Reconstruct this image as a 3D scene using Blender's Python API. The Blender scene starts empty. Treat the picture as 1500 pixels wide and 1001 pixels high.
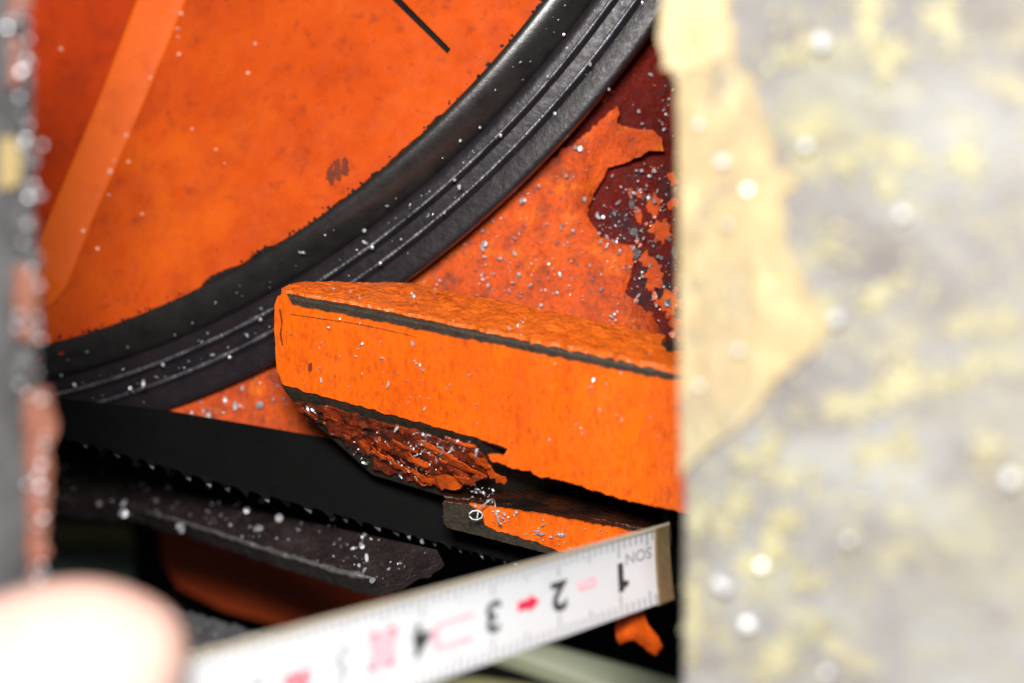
import bpy, bmesh, math, random
from mathutils import Vector, noise
from mathutils.geometry import delaunay_2d_cdt

# ------------------------------------------------------------------ camera, world, lamp
SC = bpy.context.scene
SC.unit_settings.scale_length = 0.01          # one unit is one centimetre
COL = SC.collection
PITCH = math.radians(22)
RT = Vector((1, 0, 0))
FW = Vector((0, math.cos(PITCH), -math.sin(PITCH)))
UP = Vector((0, math.sin(PITCH), math.cos(PITCH)))
EYE = Vector((0, 0, 16)) - 20 * FW
FPX = 3000.0                                   # focal length in photograph pixels


def cam3(x, v, d):
    return EYE + RT * x + UP * v + FW * d


def P(px, py, d):
    return cam3((px - 750) / FPX * d, (500.5 - py) / FPX * d, d)


cam_data = bpy.data.cameras.new('camera')
cam = bpy.data.objects.new('camera', cam_data)
COL.objects.link(cam)
cam.location = EYE
cam.rotation_euler = (math.pi / 2 - PITCH, 0, 0)
cam_data.sensor_width = 36
cam_data.lens = 72
cam_data.clip_start = 0.5
cam_data.clip_end = 500
cam_data.dof.use_dof = True
cam_data.dof.focus_distance = 20.0
APERTURE = 0.5                                 # pupil diameter in cm
cam_data.dof.aperture_fstop = 72e-3 / APERTURE
cam_data.dof.aperture_blades = 0
SC.camera = cam

world = bpy.data.worlds.new('World')
SC.world = world
world.use_nodes = True
bg = world.node_tree.nodes['Background']
bg.inputs[0].default_value = (0.85, 0.92, 1.0, 1)
bg.inputs[1].default_value = 0.05

lamp_data = bpy.data.lights.new('flash_lamp', 'AREA')
lamp = bpy.data.objects.new('flash_lamp', lamp_data)
COL.objects.link(lamp)
lamp_data.shape = 'RECTANGLE'
lamp_data.size = 4.6
lamp_data.size_y = 3.2
lamp_data.energy = 7400
lamp_data.color = (1.0, 0.965, 0.93)
lamp.location = cam3(-0.8, 4.4, 0.3)
lamp.rotation_euler = (cam3(0.6, -0.5, 20) - lamp.location).to_track_quat('-Z', 'Y').to_euler()

bar_fill_data = bpy.data.lights.new('bar_fill_lamp', 'SPOT')  # added fill spot without a real source, brightens the pale green bar
bar_fill = bpy.data.objects.new('bar_fill_lamp', bar_fill_data)
COL.objects.link(bar_fill)
bar_fill_data.energy = 1500
bar_fill_data.spot_size = math.radians(34)
bar_fill_data.spot_blend = 1.0
bar_fill_data.shadow_soft_size = 0.8
bar_fill_data.color = (1.0, 0.98, 0.93)
bar_fill.location = cam3(3.2, -9.5, 19.5)
bar_fill.rotation_euler = (cam3(1.4, -4.0, 24.2) - bar_fill.location).to_track_quat('-Z', 'Y').to_euler()

SC.view_settings.view_transform = 'Standard'
SC.view_settings.look = 'None'
SC.view_settings.exposure = 0
SC.view_settings.gamma = 1
SC.cycles.use_denoising = True
SC.cycles.max_bounces = 6
SC.cycles.sample_clamp_indirect = 6

rnd = random.Random(11)


# ------------------------------------------------------------------ materials
def material(name, c1, c2, scale=3.0, rough=0.45, metallic=0.0, grime=(), bump=None, coat=0.0, spec=0.5,
             rough_var=0.1, stretch=(1, 1, 1), rot=(0, 0, 0)):
    """two colours mixed by noise, any number of grime layers (colour, scale, low, high, amount), fine bump"""
    m = bpy.data.materials.new(name)
    m.use_nodes = True
    N, L = m.node_tree.nodes, m.node_tree.links
    b = N['Principled BSDF']
    tc = N.new('ShaderNodeTexCoord')
    mp = N.new('ShaderNodeMapping')
    mp.inputs['Scale'].default_value = stretch
    mp.inputs['Rotation'].default_value = rot
    L.new(tc.outputs['Object'], mp.inputs['Vector'])

    def nz(s, det=6.0, r=0.6, off=0.0):
        n = N.new('ShaderNodeTexNoise')
        n.noise_dimensions = '4D'
        n.inputs['W'].default_value = off
        n.inputs['Scale'].default_value = s
        n.inputs['Detail'].default_value = det
        n.inputs['Roughness'].default_value = r
        L.new(mp.outputs['Vector'], n.inputs['Vector'])
        return n.outputs['Fac']

    def mrange(src, lo, hi, a=0.0, z=1.0):
        r = N.new('ShaderNodeMapRange')
        r.inputs['From Min'].default_value = lo
        r.inputs['From Max'].default_value = hi
        r.inputs['To Min'].default_value = a
        r.inputs['To Max'].default_value = z
        L.new(src, r.inputs['Value'])
        return r.outputs['Result']

    def mix(f, a, c):
        x = N.new('ShaderNodeMix')
        x.data_type = 'RGBA'
        L.new(f, x.inputs['Factor'])
        for k, s in ((6, a), (7, c)):
            if isinstance(s, tuple):
                x.inputs[k].default_value = (*s, 1)
            else:
                L.new(s, x.inputs[k])
        return x.outputs[2]

    col = mix(mrange(nz(scale), 0.3, 0.7), c1, c2)
    gsum = None
    for i, (gc, gs, lo, hi, am) in enumerate(grime):
        f = mrange(nz(gs, 8.0, 0.65, 3.7 * (i + 1)), lo, hi, 0, am)
        col = mix(f, col, gc)
        gsum = f
    L.new(col, b.inputs['Base Color'])
    L.new(mrange(nz(scale * 6, off=9.1), 0.3, 0.7, max(0.02, rough - rough_var), min(1, rough + rough_var)),
          b.inputs['Roughness'])
    b.inputs['Metallic'].default_value = metallic
    b.inputs['Specular IOR Level'].default_value = spec
    b.inputs['Coat Weight'].default_value = coat
    b.inputs['Coat Roughness'].default_value = 0.15
    if bump:
        prev = None
        for bs, strength, dist in (bump if isinstance(bump[0], tuple) else (bump,)):
            bn = N.new('ShaderNodeBump')
            bn.inputs['Strength'].default_value = strength
            bn.inputs['Distance'].default_value = dist
            L.new(nz(bs, 5.0, 0.6, 5.5), bn.inputs['Height'])
            if prev:
                L.new(prev, bn.inputs['Normal'])
            prev = bn.outputs['Normal']
        L.new(prev, b.inputs['Normal'])
    return m


GR = (0.035, 0.03, 0.028)
M = {}
M['wheel_paint'] = material('wheel_paint', (0.64, 0.085, 0.005), (0.52, 0.058, 0.004), 0.9, 0.36, spec=0.5,
                            grime=(((0.36, 0.035, 0.005), 1.5, 0.47, 0.70, 0.75), ((0.22, 0.03, 0.010), 5, 0.55, 0.72, 0.7), ((0.08, 0.03, 0.02), 13, 0.60, 0.76, 0.65), ((0.72, 0.13, 0.006), 0.8, 0.50, 0.68, 0.6)),
                            bump=((14, 0.12, 0.04), (60, 0.12, 0.01)))
M['rib_paint_lit'] = material('rib_paint_lit', (0.74, 0.125, 0.006), (0.64, 0.092, 0.005), 0.9, 0.5, spec=0.14,  # wheel orange made lighter: light caught by the rib is in the colour
                          grime=(((0.36, 0.035, 0.006), 1.5, 0.50, 0.74, 0.6), ((0.08, 0.03, 0.02), 13, 0.64, 0.78, 0.5)), bump=((14, 0.1, 0.04),))
M['web_paint'] = material('web_paint', (0.56, 0.052, 0.003), (0.44, 0.036, 0.003), 1.3, 0.55, spec=0.25,
                          grime=(((0.12, 0.015, 0.01), 2.5, 0.5, 0.8, 0.7),), bump=(12, 0.2, 0.05))
M['arm_paint'] = material('arm_paint', (0.85, 0.145, 0.002), (0.75, 0.105, 0.002), 0.8, 0.40, spec=0.5,
                          grime=(((0.55, 0.062, 0.004), 3.0, 0.48, 0.70, 0.55), ((0.42, 0.050, 0.005), 24, 0.48, 0.68, 0.7), ((0.09, 0.03, 0.02), 34, 0.625, 0.70, 0.85)),
                          stretch=(1, 1, .45), bump=((9, 0.22, 0.06), (26, 0.35, 0.02), (80, 0.2, 0.006)))
M['top_paint_lit'] = material('top_paint_lit', (0.92, 0.185, 0.014), (0.84, 0.135, 0.006), 2.5, 0.24, spec=0.9,  # same orange as the front, raised so the top looks better lit
                          grime=(((0.45, 0.07, 0.012), 14, 0.55, 0.7, 0.6),),
                          bump=((9, 0.7, 0.10), (22, 0.4, 0.03)))
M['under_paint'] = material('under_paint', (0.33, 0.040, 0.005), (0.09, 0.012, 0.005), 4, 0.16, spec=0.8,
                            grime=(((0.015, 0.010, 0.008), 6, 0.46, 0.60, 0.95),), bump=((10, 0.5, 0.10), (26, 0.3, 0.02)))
M['jaw_shade'] = material('jaw_shade', (0.085, 0.022, 0.008), (0.016, 0.009, 0.007), 3.0, 0.25, spec=0.5,  # dark brown stands in for the shade under the arm
                          grime=(((0.008, 0.007, 0.006), 3, 0.45, 0.6, 0.9),), bump=((10, .6, .08), (30, .5, .03)))
M['flake_paint'] = material('flake_paint', (0.70, 0.105, 0.005), (0.30, 0.036, 0.005), 5, 0.18, spec=0.8,
                            grime=(((0.05, 0.02, 0.015), 12, 0.56, 0.68, 0.8),), bump=(18, 0.5, 0.04))
M['housing_paint'] = material('housing_paint', (0.74, 0.10, 0.006), (0.55, 0.064, 0.006), 2.2, 0.5, spec=0.3,
                              grime=(((0.26, 0.032, 0.008), 2.6, 0.48, 0.66, 0.75), ((0.20, 0.04, 0.02), 6, 0.52, 0.66, 0.75), ((0.09, 0.06, 0.055), 15, 0.56, 0.66, 0.8),
                                     ((0.80, 0.16, 0.006), 4, 0.54, 0.66, 0.85)),
                              bump=((8, 0.7, 0.1), (24, 0.7, 0.04)))
M['scuff'] = material('scuff', (0.24, 0.036, 0.008), (0.09, 0.022, 0.010), 8, 0.5)
M['undercoat'] = material('undercoat', (0.16, 0.010, 0.004), (0.080, 0.006, 0.004), 1.6, 0.25, spec=0.10,
                          grime=(((0.025, 0.02, 0.022), 2.0, 0.52, 0.62, 0.95), ((0.30, 0.03, 0.008), 7, 0.66, 0.72, 0.8),
                                 ((0.04, 0.014, 0.012), 12, 0.58, 0.70, 0.7)),
                          bump=((5, 0.8, 0.12), (16, 0.7, 0.05)))
M['bare_steel'] = material('bare_steel', (0.052, 0.038, 0.023), (0.028, 0.022, 0.016), 9, 0.5, metallic=0.2,
                           grime=(((0.012, 0.011, 0.010), 14, 0.5, 0.65, 0.8),), bump=((30, 0.5, 0.03),))
M['black_steel'] = material('black_steel', (0.016, 0.014, 0.013), (0.009, 0.009, 0.009), 6, 0.38,
                            grime=(((0.04, 0.03, 0.022), 15, 0.6, 0.7, 0.6),), bump=((22, 0.35, 0.04),))
M['rim_black'] = material('rim_black', (0.026, 0.024, 0.023), (0.013, 0.012, 0.012), 5, 0.30, metallic=0.25, spec=0.8, rough_var=.05,
                          grime=(((0.09, 0.08, 0.07), 20, 0.62, 0.72, 0.6),), bump=((16, 0.08, 0.03), (60, 0.2, 0.006)))
M['tyre'] = material('tyre', (0.019, 0.013, 0.016), (0.009, 0.008, 0.010), 3, 0.38, spec=0.22,
                     grime=(((0.012, 0.010, 0.012), 12, 0.55, 0.7, 0.7), ((0.10, 0.08, 0.085), 28, 0.60, 0.74, 0.5)),
                     bump=((9, 0.2, 0.04), (30, 0.15, 0.01)))
M['groove_highlight'] = material('groove_highlight', (0.24, 0.25, 0.28), (0.035, 0.034, 0.040), 5, 0.35, metallic=0.6, bump=(40, .5, .02))  # pale metal for worn ridge tops, their highlight lines painted in
M['blade'] = material('blade', (0.0032, 0.0030, 0.0029), (0.0018, 0.0018, 0.0019), 2, 0.5, spec=0.05, bump=(30, 0.1, 0.01))
M['tooth'] = material('tooth', (0.035, 0.035, 0.038), (0.13, 0.13, 0.145), 2.0, 0.4, metallic=0.4)
M['ledge'] = material('ledge', (0.040, 0.027, 0.026), (0.016, 0.012, 0.012), 4, 0.22, spec=0.5,
                      grime=(((0.012, 0.01, 0.01), 3, 0.5, 0.66, 0.8), ((0.16, 0.15, 0.155), 14, 0.60, 0.74, 0.5)),
                      bump=((10, 0.6, 0.08), (30, 0.6, 0.03)))
M['highlight_grey'] = material('highlight_grey', (0.30, 0.29, 0.27), (0.10, 0.09, 0.085), 7, 0.35, metallic=0.5, bump=((14, 0.7, 0.06),))  # pale grey for the highlight painted along the ledge lip
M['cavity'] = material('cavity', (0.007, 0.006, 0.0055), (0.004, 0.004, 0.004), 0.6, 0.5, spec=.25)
M['panel_orange'] = material('panel_orange', (0.50, 0.066, 0.006), (0.38, 0.046, 0.006), 1.0, 0.5, bump=(8, 0.2, 0.05))
M['pale_green'] = material('pale_green', (0.62, 0.66, 0.48), (0.54, 0.59, 0.42), 1.2, 0.5,
                           grime=(((0.10, 0.10, 0.06), 2.0, 0.55, 0.75, 0.5),))
M['dull_green'] = material('dull_green', (0.30, 0.28, 0.13), (0.22, 0.21, 0.11), 0.8, 0.6)
M['teal'] = material('teal', (0.16, 0.22, 0.17), (0.13, 0.18, 0.15), 0.8, 0.6)
M['grit'] = material('grit', (0.22, 0.22, 0.23), (0.10, 0.10, 0.105), 10, 0.5, metallic=0.2,
                     grime=(((0.22, 0.23, 0.25), 14, 0.60, 0.70, 0.8),), bump=((12, 0.9, 0.12), (40, 0.6, 0.03)))
M['plate_steel'] = material('plate_steel', (0.265, 0.260, 0.248), (0.165, 0.153, 0.150), 0.8, 0.42, spec=0.4, stretch=(1, 1, 1.9), rot=(0, 0.65, 0),
                            grime=(((0.315, 0.305, 0.200), 0.8, 0.50, 0.68, 0.65), ((0.135, 0.110, 0.103), 1.6, 0.50, 0.70, 0.65),
                                   ((0.40, 0.36, 0.19), 3.2, 0.53, 0.65, 0.75), ((0.36, 0.375, 0.37), 0.55, 0.50, 0.70, 0.7)), bump=((6, 0.3, 0.06),))
M['plate_paint'] = material('plate_paint', (0.445, 0.345, 0.180), (0.36, 0.285, 0.175), 1.2, 0.4,
                            grime=(((0.26, 0.23, 0.18), 3.0, 0.50, 0.64, 0.8), ((0.56, 0.44, 0.24), 3, 0.50, 0.66, 0.8), ((0.38, 0.37, 0.24), 0.9, 0.52, 0.70, 0.65)), bump=(5, 0.7, 0.12))
M['plate_paint_lit'] = material('plate_paint_lit', (0.60, 0.52, 0.34), (0.48, 0.37, 0.20), 1.2, 0.35, bump=(8, 0.3, 0.06))  # yellow paint made whiter, strong flash light put into the colour
M['plate_fleck'] = material('plate_fleck', (0.42, 0.385, 0.22), (0.35, 0.33, 0.225), 2.0, 0.45, bump=(8, 0.3, 0.06))
M['post_steel'] = material('post_steel', (0.11, 0.11, 0.115), (0.05, 0.05, 0.052), 3, 0.45, metallic=0.15,
                           grime=(((0.30, 0.32, 0.33), 6, 0.56, 0.66, 0.9), ((0.05, 0.045, 0.045), 4, 0.52, 0.7, 0.8)),
                           bump=((12, 0.9, 0.1),))
M['post_face'] = material('post_face', (0.10, 0.102, 0.106), (0.045, 0.045, 0.048), 1.6, 0.45, bump=(10, 0.3, 0.05))
M['post_orange'] = material('post_orange', (0.30, 0.115, 0.075), (0.20, 0.085, 0.06), 2, 0.4, bump=(10, 0.5, 0.1))
M['post_yellow'] = material('post_yellow', (0.40, 0.30, 0.12), (0.28, 0.22, 0.11), 2, 0.5)
M['chip'] = material('chip', (0.62, 0.63, 0.66), (0.34, 0.34, 0.37), 9, 0.42, metallic=0.45, spec=0.7)
M['glint'] = material('glint', (0.72, 0.73, 0.76), (0.60, 0.61, 0.64), 9, 0.4, metallic=0.1, spec=0.8)  # pale, hardly metallic colour imitates flash glints on the chips
M['blurred_glint'] = material('blurred_glint', (0.78, 0.34, 0.22), (0.70, 0.26, 0.15), 5, 0.4)  # pinkish colour imitates faint out of focus glints on metal specks
M['tape_white'] = material('tape_white', (0.66, 0.685, 0.705), (0.60, 0.625, 0.65), 1.5, 0.4, bump=(10, 0.05, 0.02))
M['tape_edge'] = material('tape_edge', (0.56, 0.50, 0.40), (0.48, 0.41, 0.30), 1.5, 0.4)
M['brass'] = material('brass', (0.32, 0.225, 0.11), (0.21, 0.15, 0.08), 5, 0.45, metallic=0.35, bump=(20, 0.5, 0.03), stretch=(3, 3, .3))
M['ink'] = material('ink', (0.022, 0.02, 0.022), (0.05, 0.045, 0.05), 8, 0.6)
M['ink_grey'] = material('ink_grey', (0.30, 0.305, 0.32), (0.36, 0.365, 0.38), 8, 0.6)
M['ink_red'] = material('ink_red', (0.78, 0.012, 0.06), (0.74, 0.02, 0.075), 8, 0.6)
M['ink_pink'] = material('ink_pink', (0.82, 0.36, 0.42), (0.80, 0.42, 0.47), 8, 0.6)
M['skin'] = material('skin', (0.62, 0.42, 0.36), (0.57, 0.35, 0.29), 1.6, 0.42, bump=((18, 0.25, 0.03),))
M['skin'].node_tree.nodes['Principled BSDF'].inputs['Subsurface Weight'].default_value = 0.25
M['skin'].node_tree.nodes['Principled BSDF'].inputs['Subsurface Radius'].default_value = (0.25, 0.09, 0.05)
M['nail'] = material('nail', (0.76, 0.52, 0.46), (0.72, 0.48, 0.42), 2.0, 0.25)


# ------------------------------------------------------------------ builders
def tag(o, label=None, cat=None, group=None, kind=None):
    for k, v in (('label', label), ('category', cat), ('group', group), ('kind', kind)):
        if v:
            o[k] = v
    return o


def link(name, mesh, mat, parent=None, smooth=True):
    mesh.materials.clear()
    mesh.materials.append(M[mat] if isinstance(mat, str) else mat)
    o = bpy.data.objects.new(name, mesh)
    COL.objects.link(o)
    if parent is not None:
        o.parent = parent
        o.matrix_parent_inverse = root_matrix(parent).inverted()
    if smooth:
        for p in mesh.polygons:
            p.use_smooth = True
    return o


def root_matrix(o):
    m = o.matrix_basis.copy()
    while o.parent is not None:
        m = o.parent.matrix_basis @ o.matrix_parent_inverse @ m
        o = o.parent
    return m


def thing(name, loc, label, cat, group=None):
    o = bpy.data.objects.new(name, None)
    o.empty_display_size = 0.3
    COL.objects.link(o)
    o.location = loc
    return tag(o, label, cat, group)


def mesh_from(name, verts, faces):
    me = bpy.data.meshes.new(name)
    me.from_pydata([tuple(v) for v in verts], [], faces)
    me.update()
    return me


def autosmooth(o, deg=35):
    o.data.set_sharp_from_angle(angle=math.radians(deg))


def plane3(a, b, c):
    """distance along the view axis of a flat plane through three points (px, py, distance)"""
    import numpy as np
    A = np.array([[p[0], p[1], 1.0] for p in (a, b, c)])
    s = np.linalg.solve(A, np.array([1.0 / p[2] for p in (a, b, c)]))
    return lambda x, y: 1.0 / (s[0] * x + s[1] * y + s[2])


def fbm(x, y, z=0.0, o=4):
    s, a, t = 0.0, 1.0, 0.0
    for _ in range(o):
        s += a * noise.noise((x, y, z))
        t += a
        x, y, z, a = x * 2.03, y * 2.03, z + 7.1, a * 0.55
    return s / t


def ragged(poly, step, amp, seed=0.0, freq=0.03):
    """resample a closed outline; a third number on a point is the raggedness of the edge that starts there"""
    out = []
    n = len(poly)
    for i in range(n):
        a, b = poly[i], poly[(i + 1) % n]
        am = a[2] if len(a) > 2 else amp
        ax, ay, bx, by = a[0], a[1], b[0], b[1]
        ln = math.hypot(bx - ax, by - ay)
        k = max(1, int(ln / step)) if am > 0 else 1
        nx, ny = (by - ay) / (ln or 1), -(bx - ax) / (ln or 1)
        for j in range(k):
            t = j / k
            x, y = ax + (bx - ax) * t, ay + (by - ay) * t
            w = am * 2.0 * fbm(x * freq, y * freq, seed)
            out.append((x + nx * w, y + ny * w))
    return out


def inside(x, y, poly):
    c = False
    n = len(poly)
    j = n - 1
    for i in range(n):
        xi, yi = poly[i]
        xj, yj = poly[j]
        if (yi > y) != (yj > y) and x < (xj - xi) * (y - yi) / (yj - yi) + xi:
            c = not c
        j = i
    return c


def edge_dist(x, y, poly):
    best = 1e9
    for i in range(len(poly)):
        d = (poly[i][0] - x) ** 2 + (poly[i][1] - y) ** 2
        if d < best:
            best = d
    return math.sqrt(best)


def fill(outline, grid, holes=(), keep=None):
    """triangulate an outline with inner grid points; returns points and triangles"""
    pts = [Vector(p) for p in outline]
    loops = [list(range(len(outline)))]
    for h in holes:
        s = len(pts)
        pts += [Vector(p) for p in h]
        loops.append(list(range(s, s + len(h))))
    edges = []
    for lp in loops:
        edges += [(lp[i], lp[(i + 1) % len(lp)]) for i in range(len(lp))]
    if grid:
        xs = [p[0] for p in outline]
        ys = [p[1] for p in outline]
        y = min(ys)
        r = 0
        while y < max(ys):
            x = min(xs) + (grid / 2 if r % 2 else 0)
            while x < max(xs):
                if (keep is None or keep(x, y)) and inside(x, y, outline) and not any(inside(x, y, h) for h in holes):
                    pts.append(Vector((x + rnd.uniform(-.2, .2) * grid, y + rnd.uniform(-.2, .2) * grid)))
                x += grid
            y += grid * 0.87
            r += 1
    v, e, f, *_ = delaunay_2d_cdt(pts, edges, [], 0, 1e-5)
    tris = []
    for t in f:
        cx = sum(v[i].x for i in t) / len(t)
        cy = sum(v[i].y for i in t) / len(t)
        if inside(cx, cy, outline) and not any(inside(cx, cy, h) for h in holes):
            tris.append(tuple(t))
    return [(p.x, p.y) for p in v], tris


def solid(name, pts, tris, to3, thick_vec, mat, parent=None, smooth=True):
    """front surface to3(x, y), closed by a back at front + thick_vec and side walls"""
    F = [to3(x, y) for x, y in pts]
    n = len(F)
    B = [p + (thick_vec(x, y, p) if callable(thick_vec) else thick_vec) for p, (x, y) in zip(F, pts)]
    faces = [tuple(t) for t in tris]
    # wind the front towards the eye
    a, b, c = (F[i] for i in faces[0][:3])
    if (b - a).cross(c - a).dot(EYE - a) < 0:
        faces = [tuple(reversed(t)) for t in faces]
    cnt = {}
    for t in faces:
        for i in range(len(t)):
            cnt[(t[i], t[(i + 1) % len(t)])] = 1
    back = [tuple(n + i for i in reversed(t)) for t in faces]
    side = [(j, i, n + i, n + j) for (i, j) in cnt if (j, i) not in cnt]
    me = mesh_from(name, F + B, faces + back + side)
    o = link(name, me, mat, parent, smooth)
    if smooth:
        autosmooth(o, 50)
    return o


def sheet(name, outline, dfun, thick, mat, parent=None, lift=0.0, rag=0.0, step=4, grid=0, seed=0.0, freq=0.03,
          disp=None, smooth=True):
    """a flat (or gently displaced) sheet lying on the plane dfun, its outline given by sighting points"""
    ol = ragged(outline, step, rag, seed, freq) if rag or any(len(p) > 2 for p in outline) else [p[:2] for p in outline]
    pts, tris = fill(ol, grid)
    x0 = sum(p[0] for p in ol) / len(ol)
    y0 = sum(p[1] for p in ol) / len(ol)
    q0, q1, q2 = (P(x, y, dfun(x, y)) for x, y in ((x0, y0), (x0 + 20, y0), (x0, y0 + 20)))
    nrm = (q1 - q0).cross(q2 - q0).normalized()
    if nrm.dot(EYE - q0) < 0:
        nrm = -nrm

    def to3(x, y):
        p = P(x, y, dfun(x, y)) + nrm * lift
        if disp:
            p = p + nrm * disp(x, y, ol)
        return p
    return solid(name, pts, tris, to3, -nrm * thick, mat, parent, smooth)


def prism(name, front, dfront, depth, mat, parent=None, bevel=0.03, dvec=None):
    """an outline on a plane, extruded backwards"""
    o = sheet(name, front, dfront, depth, mat, parent, smooth=False)
    if bevel:
        b = o.modifiers.new('bevel', 'BEVEL')
        b.width = bevel
        b.segments = 3
        b.limit_method = 'ANGLE'
    return o


def tube(name, path, radii, mat, parent=None, seg=10):
    verts, faces = [], []
    n = len(path)
    for i, p in enumerate(path):
        t = (path[min(i + 1, n - 1)] - path[max(i - 1, 0)]).normalized()
        a = t.cross(Vector((0.3, 0.2, 1))).normalized()
        b = t.cross(a)
        for k in range(seg):
            w = 2 * math.pi * k / seg
            verts.append(p + (a * math.cos(w) + b * math.sin(w)) * radii[i])
    for i in range(n - 1):
        for k in range(seg):
            faces.append((i * seg + k, i * seg + (k + 1) % seg, (i + 1) * seg + (k + 1) % seg, (i + 1) * seg + k))
    faces.append(tuple(range(seg))[::-1])
    faces.append(tuple((n - 1) * seg + k for k in range(seg)))
    return link(name, mesh_from(name, verts, faces), mat, parent)


def shard(verts, faces, c, size, long, facing, curl):
    """one thin metal shaving: a bent strip of three quads with thickness too small to see"""
    f = facing + Vector((rnd.gauss(0, .45), rnd.gauss(0, .45), rnd.gauss(0, .45)))
    f.normalize()
    a = f.orthogonal().normalized()
    ang = rnd.uniform(0, 6.28)
    a = (a * math.cos(ang) + f.cross(a) * math.sin(ang)).normalized()
    b = f.cross(a)
    L, W = size * long, size
    s = len(verts)
    k = 4
    for i in range(k):
        t = i / (k - 1) - 0.5
        w = W * (0.5 if i in (1, 2) else 0.25)
        h = -curl * L * (t * t * 4)
        q = c + a * (t * L) + f * h
        verts += [q - b * w, q + b * w, q + b * w - f * size * .3, q - b * w - f * size * .3]
    for i in range(k - 1):
        o = s + i * 4
        for j in range(4):
            faces.append((o + j, o + (j + 1) % 4, o + 4 + (j + 1) % 4, o + 4 + j))
    faces.append((s, s + 3, s + 2, s + 1))
    e = s + (k - 1) * 4
    faces.append((e, e + 1, e + 2, e + 3))


def swarf(name, label, spots, mat='chip'):
    """loose metal shavings nobody could count: spots = (point, size, elongation, curl)"""
    verts, faces = [], []
    for c, size, lg, cu in spots:
        face = ((EYE - c).normalized() + (lamp.location - c).normalized()).normalized()
        shard(verts, faces, c, size, lg, face, cu)
    o = link(name, mesh_from(name, verts, faces), mat, None, False)
    return tag(o, label, 'metal shavings', None, 'stuff')


def scatter(poly, dfun, n, lo, hi, lift=0.02, dens=None, lg=(1, 2.6), cu=(0, .4)):
    xs = [p[0] for p in poly]
    ys = [p[1] for p in poly]
    poly = [p[:2] for p in poly]
    out = []
    tries = 0
    while len(out) < n and tries < n * 60:
        tries += 1
        x, y = rnd.uniform(min(xs), max(xs)), rnd.uniform(min(ys), max(ys))
        if not inside(x, y, poly) or (dens and rnd.random() > dens(x, y)):
            continue
        if rnd.random() > max(0.06, min(1.0, .35 + 2.4 * fbm(x * .022, y * .022, len(poly) * 3.3))):
            continue
        d = dfun(x, y)
        s = lo * (hi / lo) ** (rnd.random() ** 3.0)
        out.append((P(x, y, d - lift), s, rnd.uniform(*lg), rnd.uniform(*cu)))
    return out


# ------------------------------------------------------------------ the dark inside of the machine
dback = plane3((0, 0, 33), (1500, 0, 33), (0, 1000, 31))
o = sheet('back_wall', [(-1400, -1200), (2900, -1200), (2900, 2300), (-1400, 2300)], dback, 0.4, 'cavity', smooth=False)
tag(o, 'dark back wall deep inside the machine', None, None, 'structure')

# ------------------------------------------------------------------ band wheel
WD = plane3((880, 250, 20.0), (160, 250, 22.0), (880, 600, 1 / (1 / 20.0 + 2.5e-6 * 350)))
w0 = P(880, 250, WD(880, 250))
E1 = (P(500, 250, WD(500, 250)) - w0).normalized()
tt = P(880, 600, WD(880, 600)) - w0
E2 = (tt - E1 * tt.dot(E1)).normalized()
WN = E1.cross(E2).normalized()
if WN.dot(EYE - w0) < 0:
    WN = -WN
WC = w0 + E1 * 8.463 + E2 * -7.346
R_IN, R_GAP, R_1, R_2, R_OUT = 9.573, 9.876, 10.056, 10.245, 10.520


def wheel_pt(x, y, h=0.0):
    return WC + E1 * x + E2 * y + WN * h


def wheel_uv(px, py, h=0.0):
    """where the sight line through a photograph point meets the wheel's face (or a plane h above it)"""
    ray = P(px, py, 1.0) - EYE
    q = EYE + ray * ((WC + WN * h - EYE).dot(WN) / ray.dot(WN)) - WC
    return q.dot(E1), q.dot(E2)


wheel = thing('band_wheel', WC - WN * 3, 'large orange wheel with a black grooved rim behind the painted guide arm', 'wheel')


a_lo = math.atan2(*reversed(wheel_uv(900, -120)))
a_hi = math.atan2(*reversed(wheel_uv(-60, 560)))
if a_hi < a_lo:
    a_lo, a_hi = a_hi, a_lo


def lathe(name, prof, mat, a0=0.0, a1=2 * math.pi, n=720):
    verts, faces = [], []
    m = len(prof)
    full = abs(a1 - a0 - 2 * math.pi) < 1e-6
    k = n if full else n + 1
    for i in range(k):
        a = a0 + (a1 - a0) * i / n
        ca, sa = math.cos(a), math.sin(a)
        for j, (r, h) in enumerate(prof):
            verts.append(wheel_pt(r * ca, r * sa, h))
    for i in range(n):
        i2 = (i + 1) % k
        for j in range(m - 1):
            faces.append((i * m + j, i * m + j + 1, i2 * m + j + 1, i2 * m + j))
    o = link(name, mesh_from(name, verts, faces), mat, wheel)
    bm = bmesh.new()
    bm.from_mesh(o.data)
    bmesh.ops.recalc_face_normals(bm, faces=bm.faces)
    bm.to_mesh(o.data)
    bm.free()
    autosmooth(o, 40)
    return o


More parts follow.
